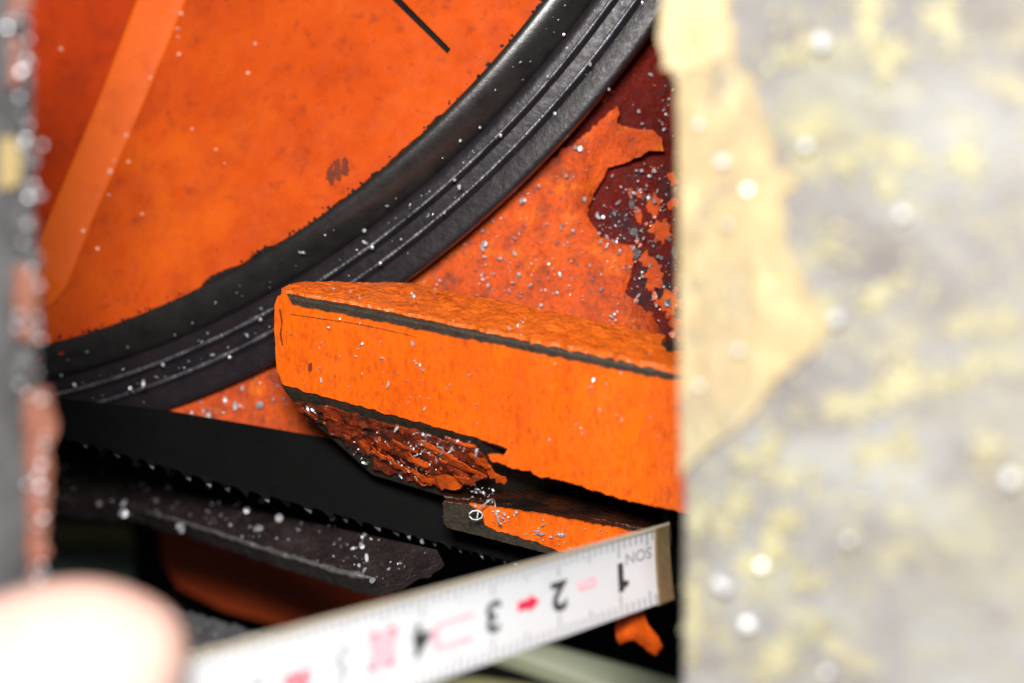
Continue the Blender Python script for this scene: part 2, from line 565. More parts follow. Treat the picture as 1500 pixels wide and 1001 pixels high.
lip = [(9.1, -0.75), (9.1, -0.03), (R_IN - 0.05, -0.02), (R_IN - .01, 0.030), (R_IN + .02, 0.034), (R_IN + .06, 0.022), (R_IN + .11, -0.006),
       (R_IN + .16, -0.046), (R_IN + .20, -0.090), (R_IN + .235, -0.130), (R_IN + .262, -.170), (R_GAP - .015, -0.205), (R_GAP - .004, -0.33), (R_GAP - .006, -1.2), (9.1, -1.2), (9.1, -.75)]
lathe('rim', lip, 'rim_black')
ty = [(R_GAP - .02, -1.2), (R_GAP - .004, -0.33), (R_GAP + .008, -0.215), (R_GAP + .04, -0.205), (R_1 - .075, -0.225), (R_1 - .035, -0.240),
      (R_1 - .014, -0.196), (R_1 + .008, -0.190), (R_1 + .028, -0.215), (R_1 + .045, -0.25), (R_1 + .07, -.258), (R_2 - .07, -0.275), (R_2 - .035, -0.290),
      (R_2 - .014, -0.256), (R_2 + .008, -0.25), (R_2 + .03, -0.275), (R_2 + .05, -.305), (R_2 + .09, -0.312), (R_OUT - .06, -0.345), (R_OUT - .015, -0.36),
      (R_OUT, -0.38), (R_OUT - .05, -0.56), (R_OUT - .2, -0.60), (R_GAP, -1.2)]
lathe('tyre', ty, 'tyre')
lathe('web', [(2.4, -0.62), (9.2, -0.62), (9.2, -0.9), (2.4, -0.9), (2.4, -0.62)], 'web_paint', n=180)
lathe('hub', [(1.2, 0.9), (2.5, 0.9), (2.6, 0.8), (2.6, -1.6), (1.2, -1.6), (1.2, 0.9)], 'wheel_paint', n=96)

for rr, hh, sd in ((R_1, -0.190, 1), (R_2, -0.25, 5)):
    path_, rad_ = [], []
    for i in range(900):
        a = a_lo - .12 + (a_hi - a_lo + .24) * i / 899
        path_.append(wheel_pt(rr * math.cos(a), rr * math.sin(a), hh + .004))
        rad_.append(max(.002, .019 + .020 * fbm(i * .05, sd, 0) + .016 * fbm(i * .6, sd, 2)))
    tube('groove_highlight', path_, rad_, 'groove_highlight', wheel, 6)

# painted face plate: a disc with a ragged outer edge, one bevelled pocket and one slit
ERR = sorted((math.atan2(*reversed(wheel_uv(x, y))), e) for x, y, e in ((1100, -400, 0), (800, 0, .01), (690, 125, -.014), (590, 215, -.052), (450, 330, -.018), (320, 400, -.073), (200, 470, .031), (62, 525, .114), (-400, 640, .114)))


def edge_err(a):
    """the worn paint edge wanders off the true circle"""
    for (a0, e0), (a1, e1) in zip(ERR, ERR[1:]):
        if a0 <= a <= a1:
            return e0 + (e1 - e0) * (a - a0) / (a1 - a0)
    return 0.0


ring = []
a = -math.pi
while a < math.pi:
    fine = a_lo - .03 < a < a_hi + .03
    r = R_IN + 0.01 + edge_err(a)
    if fine:
        q = a * 9.6
        w = fbm(q * 3.0, 3.3, 0, 5)
        r += 0.09 * w - 0.015 - 0.12 * max(0, fbm(q * 1.1, 8.8, 2, 3) - .18) + .05 * fbm(q * 18, 1.3, 4, 3) * max(0.1, fbm(q * 1.7, 6.6, 1, 2) * 2.2)
    ring.append((r * math.cos(a), r * math.sin(a)))
    a += 0.0012 if fine else 0.03
pocket_px = [(345, -190), (278, -15), (215, 140), (135, 325), (98, 418), (78, 446), (40, 462), (-60, 462), (-330, 400), (-330, -190)]
pocket = [wheel_uv(*p) for p in pocket_px]
pin_px = [(277, -190), (205, -15), (146, 140), (68, 325), (40, 395), (20, 408), (0, 410), (-70, 405), (-270, 350), (-270, -190)]
pocket_in = [wheel_uv(*p, 0.16) for p in pin_px]
pocket_floor = [wheel_uv(*p, -0.62) for p in pin_px]
slit = [wheel_uv(*p) for p in [(562, -12), (571, -18), (660, 72), (655, 79)]]


def near_view(x, y):
    return math.hypot(x, y) < 17.05


def face_h(x, y):
    r = math.hypot(x, y)
    g = -0.012 * math.exp(-((r - 9.13) / 0.03) ** 2)
    return 0.0 + g + 0.006 * fbm(x * .8, y * .8, 1)


def visible_zone(x, y):
    ang = math.atan2(y, x)
    r = math.hypot(x, y)
    return a_lo - .05 < ang < a_hi + .05 and 4 < r < 9.44


p2, t2 = fill(ring, 0.16, holes=(pocket, slit), keep=visible_zone)
p2o = p2
face = solid('face_plate', p2, t2, lambda x, y: wheel_pt(x, y, face_h(x, y)), -WN * 0.03, 'wheel_paint', wheel)
n = len(pocket)
vv, ff = [], []
prof = [(0.0, 0.0), (0.04, 0.004), (0.10, 0.016), (0.25, 0.046), (0.88, 0.145), (0.95, 0.158), (1.0, 0.16), (1.05, .13), (1.09, 0.06), (1.12, -0.62)]
nd = 0
for i in range(n):
    for k in range(12):
        t = k / 12
        a_, b_ = ((q[i][0] * (1 - t) + q[(i + 1) % n][0] * t, q[i][1] * (1 - t) + q[(i + 1) % n][1] * t) for q in (pocket, pocket_in))
        nd += 1
        for s, h in prof:
            vv.append(wheel_pt(a_[0] * (1 - s) + b_[0] * s, a_[1] * (1 - s) + b_[1] * s, h))
mm = len(prof)
for i in range(nd):
    for j in range(mm - 1):
        ff.append((i * mm + j, i * mm + j + 1, ((i + 1) % nd) * mm + j + 1, ((i + 1) % nd) * mm + j))
o = link('pocket_bevel', mesh_from('pocket_bevel', vv, ff), 'rib_paint_lit', wheel)
sl = [wheel_uv(*p) for p in [(540, -30), (590, -30), (680, 70), (640, 95)]]
solid('slit_shade', sl, [(0, 1, 2), (0, 2, 3)], lambda x, y: wheel_pt(x, y, -0.09), -WN * 0.02, 'cavity', wheel, False)  # near-black strip gives the slit its shade by colour


def wheel_sheet(name, px_outline, mat, h, rag, seed, thick=0.006, grid=0):
    ol = ragged(px_outline, 2.0, rag, seed, 0.09)
    uv = [wheel_uv(*p) for p in ol]
    pts, tris = fill(uv, grid)
    return solid(name, pts, tris, lambda x, y: wheel_pt(x, y, h), -WN * thick, mat, wheel, False)


for i, ol in enumerate([[(480, 246), (487, 240), (492, 262), (488, 272), (478, 264)],
                        [(490, 238), (497, 233), (502, 252), (499, 268), (493, 262)],
                        [(500, 236), (507, 230), (512, 247), (511, 258), (504, 256)]]):
    wheel_sheet('scuff', ol, 'scuff', 0.016, 3.5, i + 4.0)
for i in range(130):                            # chipped specks of bare rim along the paint edge
    t = rnd.random()
    ang = a_lo + (a_hi - a_lo) * t
    r = R_IN - abs(rnd.gauss(0, .035)) - .015
    cx, cy = r * math.cos(ang), r * math.sin(ang)
    s = rnd.uniform(.006, .018)
    pts = []
    for k in range(7):
        q = k / 7 * 6.28
        pts.append((cx + s * rnd.uniform(.5, 1.5) * math.cos(q), cy + s * rnd.uniform(.5, 1.5) * math.sin(q)))
    tri = [(0, k, k + 1) for k in range(1, 6)]
    if i == 0:
        cv, cf = [], []
    s0 = len(cv)
    cv += [wheel_pt(x, y, 0.016) for x, y in pts] + [wheel_pt(x, y, 0.004) for x, y in pts]
    cf += [tuple(s0 + k for k in range(7))] + [(s0 + k, s0 + 7 + k, s0 + 7 + (k + 1) % 7, s0 + (k + 1) % 7) for k in range(7)]
tag(link('paint_chip', mesh_from('paint_chip', cv, cf), 'black_steel', wheel, False), kind='stuff')

# ------------------------------------------------------------------ machine housing behind the wheel
def to_px(p):
    q = p - EYE
    d = q.dot(FW)
    return 750 + FPX * q.dot(RT) / d, 500.5 - FPX * q.dot(UP) / d, d


HD = plane3((960, 0, 21.15), (330, 600, 21.75), (950, 500, 20.75))
housing = thing('machine_housing', P(900, 560, HD(900, 560)), 'orange housing wall with paint peeling off a dark red undercoat, behind the wheel', 'machine housing')
sheet('undercoat_panel', [(205, 655), (212, 575), (400, 470), (560, 330), (800, 100), (900, -300), (1450, -300), (1450, 660), (640, 655)], HD, 0.3, 'undercoat', housing, grid=0, smooth=False)


def curl(x, y, ol):
    e = edge_dist(x, y, ol)
    h = 0.02 * fbm(x * .02, y * .02, 3) + 0.012 * fbm(x * .07, y * .07, 5)
    w = math.exp(-((x - 945) / 55) ** 2 - ((y - 222) / 42) ** 2)
    w += 0.55 * math.exp(-((x - 880) / 22) ** 2 - ((y - 280) / 40) ** 2)
    w += 0.4 * math.exp(-((x - 905) / 25) ** 2 - ((y - 172) / 25) ** 2)
    w += 0.4 * math.exp(-((x - 965) / 25) ** 2 - ((y - 470) / 25) ** 2)
    return h + 0.20 * w + (0.03 * math.exp(-e / 6.0) if x > 820 else 0)


coat = [(215, 652, 0), (540, 650, 0), (700, 560, 0), (975, 545, 1.5), (974, 492, 3), (955, 462, 4), (935, 448, 4), (918, 430, 3), (930, 392, 4), (929, 362, 3), (900, 356, 3),
        (878, 345, 2.5), (862, 318, 2.5), (870, 298, 2), (886, 270, 2), (896, 250, 1.2), (920, 244, 2), (945, 236, 1.5), (958, 228, 1), (977, 228, 1), (974, 208, 1.2), (960, 196, 1.5), (940, 196, 2), (916, 190, 2), (907, 186, 1.5), (912, 172, 1),
        (908, 160, 2.5), (888, 178, 5), (862, 196, 6), (800, 240, 6), (700, 230, 0), (570, 345, 0), (400, 485, 0), (222, 578, 0)]
sheet('paint_layer', coat, HD, 0.022, 'housing_paint', housing, lift=0.03, step=2.0, grid=9, seed=2.0, freq=0.09, disp=curl)
for i, (ol, rg) in enumerate([([(948, 290), (962, 284), (970, 300), (962, 316), (950, 312)], 4), ([(955, 330), (975, 322), (985, 345), (972, 358), (958, 350)], 5),
                              ([(938, 372), (962, 380), (972, 412), (960, 430), (945, 412)], 7), ([(962, 436), (990, 420), (1000, 450), (985, 470), (966, 456)], 7),
                              ([(930, 462), (950, 456), (962, 478), (950, 492), (934, 484)], 5), ([(984, 470), (1010, 464), (1016, 500), (992, 506)], 5),
                              ([(978, 256), (990, 250), (996, 268), (984, 274)], 3), ([(872, 128), (890, 118), (900, 136), (884, 150), (868, 146)], 4)]):
    sheet('paint_remnant', ol, HD, 0.02, 'housing_paint', housing, lift=0.024, rag=rg * 1.6, step=2, seed=i * 3.1, freq=0.12, grid=5, disp=lambda x, y, o_: .03 * fbm(x * .09, y * .09, 2))
for i in range(34):
    cx, cy = rnd.uniform(905, 1000), rnd.uniform(250, 505)
    if cx < 930 and (cy < 265 or cy > 350):
        continue
    r_ = rnd.uniform(2, 7)
    ol = [(cx + r_ * rnd.uniform(.5, 1.5) * math.cos(k * 1.05), cy + r_ * 1.4 * rnd.uniform(.5, 1.5) * math.sin(k * 1.05)) for k in range(6)]
    sheet('paint_remnant', ol, HD, 0.02, rnd.choice(('housing_paint', 'flake_paint', 'black_steel')), housing, lift=0.026, rag=1.5, step=2, seed=i * 2.3, freq=0.2)

# ------------------------------------------------------------------ saw blade with its teeth
BD = plane3((149, 663, 21.4), (620, 797, 20.8), (450, 640, 21.05))
blade = thing('saw_blade', P(400, 690, BD(400, 690)), 'black band saw blade running from the wheel down past the guide arm', 'saw blade')
tops = [(-420, 528), (75, 582), (240, 601), (450, 637), (640, 675), (900, 730), (1200, 795)]
bots = [(1200, 940), (900, 866), (760, 826), (617, 788), (487, 752), (309, 704), (149, 656), (-420, 492 + 30)]
bots[-1] = (-420, 530)
body = sheet('blade_band', tops + bots, BD, 0.09, 'blade', blade, smooth=False)
line = [(0, 622), (100, 646), (149, 661), (249, 694), (309, 712), (363, 727), (425, 742), (487, 759), (530, 770), (584, 784), (617, 794), (660, 804), (691, 813), (724, 821), (790, 838), (880, 860)]


def along(lst, x):
    for (x0, y0), (x1, y1) in zip(lst, lst[1:]):
        if x0 <= x <= x1:
            return y0 + (y1 - y0) * (x - x0) / (x1 - x0)
    return lst[-1][1]


bt = lambda x: along(sorted(bots), x)
tips = [60, 105, 149, 201, 249, 309, 363, 425, 487, 530, 584, 617, 660, 691, 724, 757, 790, 823, 856]
tips = sorted(tips + [(a_ + b_) / 2 for a_, b_ in zip(tips, tips[1:])])
for k in range(1, len(tips)):
    x, x1 = tips[k - 1] + 2, tips[k]
    w = x1 - x
    off = (0.0, -0.03, 0.03)[k % 3]             # the set of the teeth
    xa = x + w * .25
    tip = (x1, along(line, x1) + 2)
    v = [P(xa, bt(xa) - 3, BD(xa, bt(xa))), P(x1 + 2, bt(x1) - 3, BD(x1, bt(x1))), P(*tip, BD(*tip) + off), P(tip[0] - w * .16, tip[1] - 3, BD(*tip) + off)]
    bk = [q + FW * 0.085 for q in v]
    tooth = link('tooth', mesh_from('tooth', v + bk, [(0, 3, 2, 1), (4, 5, 6, 7), (0, 1, 5, 4), (1, 2, 6, 5), (2, 3, 7, 6), (3, 0, 4, 7)]), 'blade', blade, False)
    ga, gb = rnd.uniform(.12, .35), rnd.uniform(.2, .6)
    tv = [v[2] - FW * .012, v[3] - FW * .012, v[3].lerp(v[0], ga) - FW * .012, v[2].lerp(v[1], gb) - FW * .012]
    tb = [q + FW * 0.10 for q in tv]
    if k % 2 == 0 and k % 10:
        continue
    link('tooth_tip', mesh_from('tooth_tip', tv + tb, [(0, 1, 2, 3), (7, 6, 5, 4), (0, 4, 5, 1), (1, 5, 6, 2), (2, 6, 7, 3), (3, 7, 4, 0)]), 'tooth', tooth, False)

# ------------------------------------------------------------------ guide arm
FD = plane3((410, 435, 19.85), (410, 565, 20.15), (1000, 548, 18.4))
TD = plane3((418, 431, 19.90), (1000, 548, 18.42), (700, 441, 20.05))
UD = plane3((410, 566, FD(410, 566)), (1000, 752, FD(1000, 752)), (540, 697, 20.55))
arm = thing('guide_arm', P(700, 735, 20.2), 'thick orange painted guide arm with worn black edges and flaking underside', 'guide arm')
rows = [
    [(448, 419), (600, 421), (760, 453), (1000, 501), (1320, 566)],
    [(412, 430), (560, 459), (720, 491), (1000, 548), (1320, 614)],
    [(409, 566), (560, 604), (700, 641), (1000, 748), (1320, 878)],
    [(436, 600), (545, 698), (655, 731), (1000, 738), (1320, 866)]]
planes = [TD, FD, FD, UD]
rv = [[P(x, y, pl(x, y)) for x, y in r] for r, pl in zip(rows, planes)]
for k_, (x_, y_) in ((3, rows[3][3]), (4, rows[3][4])):
    rv[3][k_] = P(x_, y_, FD(x_, y_) + 2.0)
rv.append([p + FW * .25 + UP * .1 for p in rv[3]])
rv.append([p + FW * .3 - UP * .25 for p in rv[0]])
nv = len(rows[0])
verts = [p for r in rv for p in r]
faces = []
m = len(rv)
for i in range(m):
    for j in range(nv - 1):
        a_, b_ = i * nv + j, ((i + 1) % m) * nv + j
        faces.append((a_, b_, b_ + 1, a_ + 1))
faces.append(tuple(i * nv for i in range(m)))
faces.append(tuple(i * nv + nv - 1 for i in range(m))[::-1])
o = link('arm_body', mesh_from('arm_body', verts, faces), 'bare_steel', arm, False)
bm = bmesh.new()
bm.from_mesh(o.data)
bmesh.ops.recalc_face_normals(bm, faces=bm.faces)
bm.to_mesh(o.data)
bm.free()
bv = o.modifiers.new('bevel', 'BEVEL')
bv.width = 0.035
bv.segments = 3
bv.limit_method = 'ANGLE'
bv.angle_limit = math.radians(20)


def lumps(amp, f):
    return lambda x, y, ol: amp * fbm(x * f, y * f, 1.7)


fp = [(404, 446, .8), (408, 434, .5), (418, 428, .5), (428, 446, 2.2), (560, 472, 2.6), (700, 500, 2.8), (850, 530, 2.6), (975, 556, 1.0), (1000, 556, 0), (1320, 622, 0),
      (1320, 878, 0), (1000, 748, 3), (930, 735, 4), (870, 716, 4), (800, 697, 5), (775, 690, 5), (752, 684, 4), (722, 676, 3), (716, 664, 2), (738, 666, 2), (746, 656, 2), (700, 641, 3), (620, 618, 3), (540, 597, 2), (450, 573, 2), (416, 561, 1), (407, 540, .8), (404, 490, .8)]
sheet('front_paint', fp, FD, 0.03, 'arm_paint', arm, lift=0.028, step=3, grid=14, seed=5.0, freq=0.07, disp=lumps(.008, .03))
for k_, (ol, rg) in enumerate([([(428, 459), (470, 465), (520, 472), (560, 480), (612, 492), (612, 493), (560, 481.2), (520, 473.4), (470, 466.2), (428, 460)], .7),
                               ([(413, 452), (416, 470), (414, 488), (417, 505), (415, 505), (412, 488), (414, 470), (411, 452)], .8),
                               ([(454, 532), (459, 530), (460, 540), (456, 544), (453, 539)], 1.2), ([(528, 618), (536, 616), (541, 625), (533, 627)], 1.2),]):
    sheet('scratch', ol, FD, 0.01, 'scuff', arm, lift=0.031 + .0004 * k_, rag=rg, step=2, seed=k_ + 40.0, freq=.15)
tpn = [(412, 431, .4), (422, 434, 1.6), (560, 458, 2.4), (700, 488, 2.4), (850, 518, 2.2), (960, 540, 1.2), (978, 545, 0), (1320, 612, 0), (1320, 568, 0), (1000, 522, 2), (976, 524, 2.5), (968, 512, 2.5), (975, 500, 1.2), (760, 454, 1.5), (602, 422, 1.5), (448, 420, 1), (424, 424, .5)]
sheet('top_paint_lit', tpn, TD, 0.06, 'top_paint_lit', arm, lift=0.055, step=3, grid=4.5, seed=8.0, freq=0.07,
      disp=lambda x, y, ol: (0.07 * fbm(x * .045, y * .12, 2.2) + .03 * fbm(x * .13, y * .25, 5)) * min(1, edge_dist(x, y, ol) / 8))
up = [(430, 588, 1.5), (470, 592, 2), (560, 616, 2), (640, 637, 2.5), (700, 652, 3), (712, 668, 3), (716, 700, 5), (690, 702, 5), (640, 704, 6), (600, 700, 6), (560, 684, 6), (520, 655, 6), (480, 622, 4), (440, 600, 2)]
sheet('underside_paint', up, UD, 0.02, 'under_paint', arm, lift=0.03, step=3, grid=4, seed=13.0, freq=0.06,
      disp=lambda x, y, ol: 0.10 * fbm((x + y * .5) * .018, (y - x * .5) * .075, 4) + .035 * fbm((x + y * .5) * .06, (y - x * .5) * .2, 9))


def flake(px, py, dfun, length, width, ang, lift, bend, mat, parent, name='paint_flake', seed=0):
    """a little curled strip of paint standing off its surface"""
    r2 = random.Random(seed)
    c = P(px, py, dfun(px, py))
    q1 = (P(px + 10, py, dfun(px + 10, py)) - c).normalized()
    q2 = (P(px, py + 10, dfun(px, py + 10)) - c)
    nn = q1.cross(q2).normalized()
    if nn.dot(EYE - c) < 0:
        nn = -nn
    q2 = nn.cross(q1)
    if q2.dot(UP) > 0:
        q2 = -q2
    a = q1 * math.cos(ang) + q2 * math.sin(ang)
    b = nn.cross(a)
    K = 8
    tw = r2.uniform(-.5, .5)
    F = []
    for i in range(K + 1):
        t = i / K
        w = width * (0.35 + 0.65 * math.sin(math.pi * (0.12 + 0.8 * t)))
        wa, wb = w * r2.uniform(.25, 1.15), w * r2.uniform(.25, 1.15)
        h = lift * t + bend * math.sin(math.pi * t)
        tl = b * math.cos(tw * t) + nn * math.sin(tw * t)
        m0 = c + a * (length * (t - .5)) + nn * (h + .02)
        F += [m0 - tl * wa, m0 + nn * width * r2.uniform(-.1, .3), m0 + tl * wb]
    fs = []
    for i in range(K):
        for j in range(2):
            s = i * 3 + j
            fs.append((s, s + 1, s + 4, s + 3))
    nF = len(F)
    B = [p - nn * 0.012 for p in F]
    fs2 = fs + [tuple(nF + k for k in reversed(f)) for f in fs]
    rim = [0, 1, 2] + [i * 3 + 2 for i in range(1, K + 1)] + [K * 3 + 1, K * 3] + [i * 3 for i in range(K - 1, 0, -1)]
    for i in range(len(rim)):
        a_, b_ = rim[i], rim[(i + 1) % len(rim)]
        fs2.append((b_, a_, nF + a_, nF + b_))
    o = link(name, mesh_from(name, F + B, fs2), mat, parent)
    autosmooth(o, 22)
    return o


big = [(672, 672, .66, .075, .60, .05, .02), (640, 652, .5, .045, .55, .04, .02), (690, 690, .42, .10, -.30, .12, .07), (655, 698, .45, .10, .12, .04, .05),
       (612, 668, .30, .07, .60, .05, .03), (588, 676, .28, .06, .50, .06, .03), (562, 662, .24, .06, .5, .04, .03), (704, 668, .28, .06, .8, .04, .02), (726, 690, .28, .07, .9, .03, .02), (624, 694, .30, .07, .5, .04, .04), (676, 645, .34, .035, .3, .03, .02), (540, 652, .2, .05, .6, .04, .02), (596, 650, .3, .03, .4, .04, .02)]
for i, (px, py, ln, wd, an, li, be) in enumerate(big):
    flake(px, py, UD, ln, wd, an, li, be, 'flake_paint', arm, seed=i)
for i in range(60):
    t = rnd.random()
    px = 450 + 250 * t
    lo_, hi_ = 592 + (px - 450) * .25, 612 + (px - 450) * .55
    py = lo_ + (min(hi_, 705) - lo_) * rnd.random() ** .7
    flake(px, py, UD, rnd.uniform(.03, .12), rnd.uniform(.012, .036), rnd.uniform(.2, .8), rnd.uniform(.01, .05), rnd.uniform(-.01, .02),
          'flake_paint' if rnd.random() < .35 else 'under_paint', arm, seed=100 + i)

jbk = plane3((640, 700, 21.6), (1000, 760, 20.9), (640, 780, 21.6))
sheet('jaw_recess_shade', [(662, 650), (1000, 700), (1320, 790), (1320, 960), (1000, 850), (700, 770), (662, 755)], jbk, .3, 'cavity', arm, smooth=False)  # near-black sheet stands in for deep shade in the recess
# the steel guide jaw below the arm
JD = plane3((648, 750, 20.0), (650, 773, 20.05), (1000, 830, 19.5))
jaw = [(648, 734), (800, 754), (958, 784), (962, 852), (800, 812), (655, 775), (649, 768)]
o = prism('guide_jaw', jaw, JD, 1.5, 'jaw_shade', arm, bevel=0.025)
sheet('jaw_face', [(650, 736), (800, 756), (956, 786), (960, 850), (800, 810), (656, 773), (651, 767)], JD, .02, 'bare_steel', arm, lift=.006, rag=.8, step=3, seed=20.0, freq=.1)
JT = plane3((648, 734, JD(648, 734)), (1000, 792, JD(1000, 792)), (760, 715, 20.9))
jp = [(688, 737, 2), (720, 741, 1.5), (800, 754, 1.5), (950, 783, 2), (945, 832, 3), (880, 815, 3), (820, 808, 3), (790, 795, 3), (760, 784, 3), (735, 778, 3), (712, 768, 2), (706, 752, 2)]
sheet('jaw_paint', jp, JD, 0.03, 'arm_paint', arm, lift=0.022, step=3, grid=8, seed=21.0, freq=0.08,
      disp=lambda x, y, ol: .03 * fbm(x * .05, y * .02, 2) + .014 * fbm(x * .15, y * .06, 6))
jt = [(650, 733, 1), (690, 739, 2), (800, 753, 2), (955, 783, 2), (955, 690, 0), (700, 640, 0), (640, 690, 0)]
sheet('jaw_top_shade', jt, JT, 0.02, 'jaw_shade', arm, lift=0.05, step=3, grid=9, seed=23.0, freq=0.08,  # dark sheet painting shade over the jaw's top
      disp=lambda x, y, ol: .03 * fbm(x * .06, y * .06, 2))
o = tube('locating_pin', [P(976, 735, 19.7), P(977, 752, 19.7), P(978, 775, 19.7), P(979, 800, 19.7)], [.045, .045, .045, .045], 'bare_steel', arm, 14)

# ------------------------------------------------------------------ ledge below the blade
LD = plane3((60, 668, 24.6), (60, 738, 23.8), (545, 851, 20.6))
ledge = thing('swarf_ledge', P(300, 770, LD(300, 770)), 'dark greasy ledge strewn with filings under the saw blade', 'ledge')
lo = [(-300, 560, 0), (60, 664, 0), (330, 738, 0), (640, 806, 3), (620, 822, 3), (585, 838, 3), (548, 853, 2), (500, 842, 2), (400, 812, 2), (260, 766, 2.5), (180, 744, 3), (60, 737, 3), (-300, 690, 0)]
sheet('ledge_plate', lo, LD, 0.22, 'ledge', ledge, step=4, grid=9, seed=31, freq=0.05, disp=lambda x, y, ol: .05 * fbm(x * .03, y * .05, 2) + .03 * fbm(x * .1, y * .1, 4))
path, rad = [], []
for i in range(60):
    t = i / 59
    x = 215 + (548 - 215) * t
    y = along([(60, 737), (180, 744), (260, 766), (400, 812), (500, 842), (549, 852)], x) - 4
    path.append(P(x, y + 4 * fbm(x * .07, 0, 2), LD(x, y) - .03 - .02 * fbm(x * .08, 3, 2)))
    rad.append(max(.004, .032 * (1 + 1.6 * fbm(x * .11, 9, 1)) * (0.4 + .8 * t) * min(1, (1 - t) * 12 + .1)))
tube('ledge_highlight', path, rad, 'highlight_grey', ledge, 8)  # tube standing in for the bright lip highlight

# ------------------------------------------------------------------ things deep below
pd = plane3((230, 800, 27.0), (600, 900, 25.5), (300, 900, 26.6))
o = sheet('orange_panel', [(236, 730), (545, 815), (575, 905), (600, 930), (430, 922), (330, 895), (262, 862), (236, 820)], pd, 0.3, 'panel_orange', smooth=False)
tag(o, 'dim orange panel in the shadow below the ledge', 'panel')
gd = plane3((60, 760, 29), (230, 840, 28.6), (60, 840, 28.6))
o = sheet('cover_strip', [(-60, 762), (190, 768), (194, 798), (-60, 796)], gd, 0.3, 'dull_green', smooth=False)
tag(o, 'dim olive green strip far behind the left post', 'cover strip')
o = sheet('teal_panel', [(-60, 803), (192, 805), (196, 900), (-60, 900)], gd, 0.3, 'teal', smooth=False)
tag(o, 'dim teal panel under the olive strip behind the thumb', 'panel')
sd = plane3((250, 890, 23.6), (400, 930, 22.6), (250, 980, 22.6))
o = sheet('filings_heap', [(90, 872, 2), (250, 889, 3), (330, 912, 3), (400, 930, 3), (520, 965, 0), (520, 1120, 0), (90, 1120, 0)], sd, 0.3, 'grit', step=4, grid=7,
          seed=41, freq=.07, disp=lambda x, y, ol: .10 * fbm(x * .03, y * .04, 2) + .07 * fbm(x * .12, y * .12, 4))
tag(o, 'grey heap of fine metal filings between the thumb and the tape', 'filings', None, 'stuff')
bd_ = plane3((760, 950, 25.2), (1000, 1000, 24.2), (760, 1000, 24.9))
o = prism('support_bar', [(690, 915), (800, 940), (992, 992), (1400, 1100), (1400, 1180), (905, 1012), (745, 958), (640, 925)], bd_, 0.5, 'pale_green', None, bevel=.06)
tag(o, 'pale green painted bar slanting below the end of the tape', 'bar')
bd2 = plane3((600, 990, 26), (800, 990, 25.6), (600, 1020, 25.8))
o = prism('base_plate', [(560, 985), (700, 990), (800, 1003), (1100, 1100), (560, 1100)], bd2, 0.4, 'dull_green', None, bevel=.05)
tag(o, 'dull olive base plate at the very bottom under the tape', 'plate')
bd3 = plane3((985, 800, 20.5), (1040, 800, 20.2), (985, 900, 20.3))
o = prism('side_bracket', [(976, 806), (1100, 790), (1100, 905), (984, 872)], bd3, 0.3, 'black_steel', None, bevel=.04)
tag(o, 'black steel bracket showing between the tape end and the plate', 'bracket')

# hanging curled flake of orange paint under the tape end
fd = lambda x, y: 18.45 - (y - 895) * .008
hf = [(900, 917, 1), (912, 903, .5), (940, 893, .5), (948, 910, 1.5), (965, 922, 1.5), (970, 936, 1.2), (962, 951, 1.2), (946, 942, 1.2), (930, 934, 1.5), (908, 941, 1.5)]
o = sheet('hanging_flake', hf, fd, 0.03, 'flake_paint', None, step=2.5, grid=5, seed=55, freq=.08,
          disp=lambda x, y, ol: .05 * math.sin((x - 900) * .075) + .04 * math.cos((y - 890) * .08) + .03 * fbm(x * .08, y * .08, 1))
tag(o, 'curled loose flake of orange paint hanging just under the tape end', 'paint flake')

# ------------------------------------------------------------------ plate at the right, close to the lens
PD = plane3((1000, 500, 15.0), (1500, 500, 13.2), (1000, 1000, 14.8))
plate = thing('cover_plate', P(1250, 1000, PD(1250, 1000)), 'worn grey steel plate with patches of old yellow paint at the right', 'plate')
pl = [(998, -300), (999, 300), (1001, 700), (996, 1300), (2100, 1400), (2100, -400)]
o = prism('plate_body', pl, PD, 0.35, 'plate_steel', plate, bevel=.03)
big_p = [(992, -120, 1), (986, -20, 1.5), (976, 60, 2), (984, 90, 2), (998, 130, 1.2), (1000, 300, 1), (1001, 520, 1), (1003, 700, 3), (1040, 660, 6), (1085, 630, 6), (1130, 570, 6), (1195, 515, 6), (1212, 480, 6), (1185, 425, 5), (1160, 370, 5), (1145, 330, 4),
         (1150, 290, 3), (1172, 275, 3), (1165, 255, 3), (1140, 245, 4), (1130, 200, 4), (1112, 150, 4), (1106, 104, 3), (1084, 104, 3), (1078, 60, 3), (1068, 0, 3), (1062, -120, 3)]
wp = [(984, -120, 1), (982, 0, 1.5), (974, 62, 2), (986, 96, 14), (1010, 112, 16), (1060, 96, 14), (1078, 80, 4), (1070, 40, 3), (1058, -120, 2)]
sheet('lifted_paint', wp, PD, 0.05, 'plate_paint_lit', plate, lift=0.09, step=5, grid=14, seed=62, freq=.04, disp=lumps(.05, .03))
sheet('paint_patch', big_p, PD, 0.06, 'plate_paint', plate, lift=0.05, step=5, grid=22, seed=61, freq=.03, disp=lumps(.03, .02))
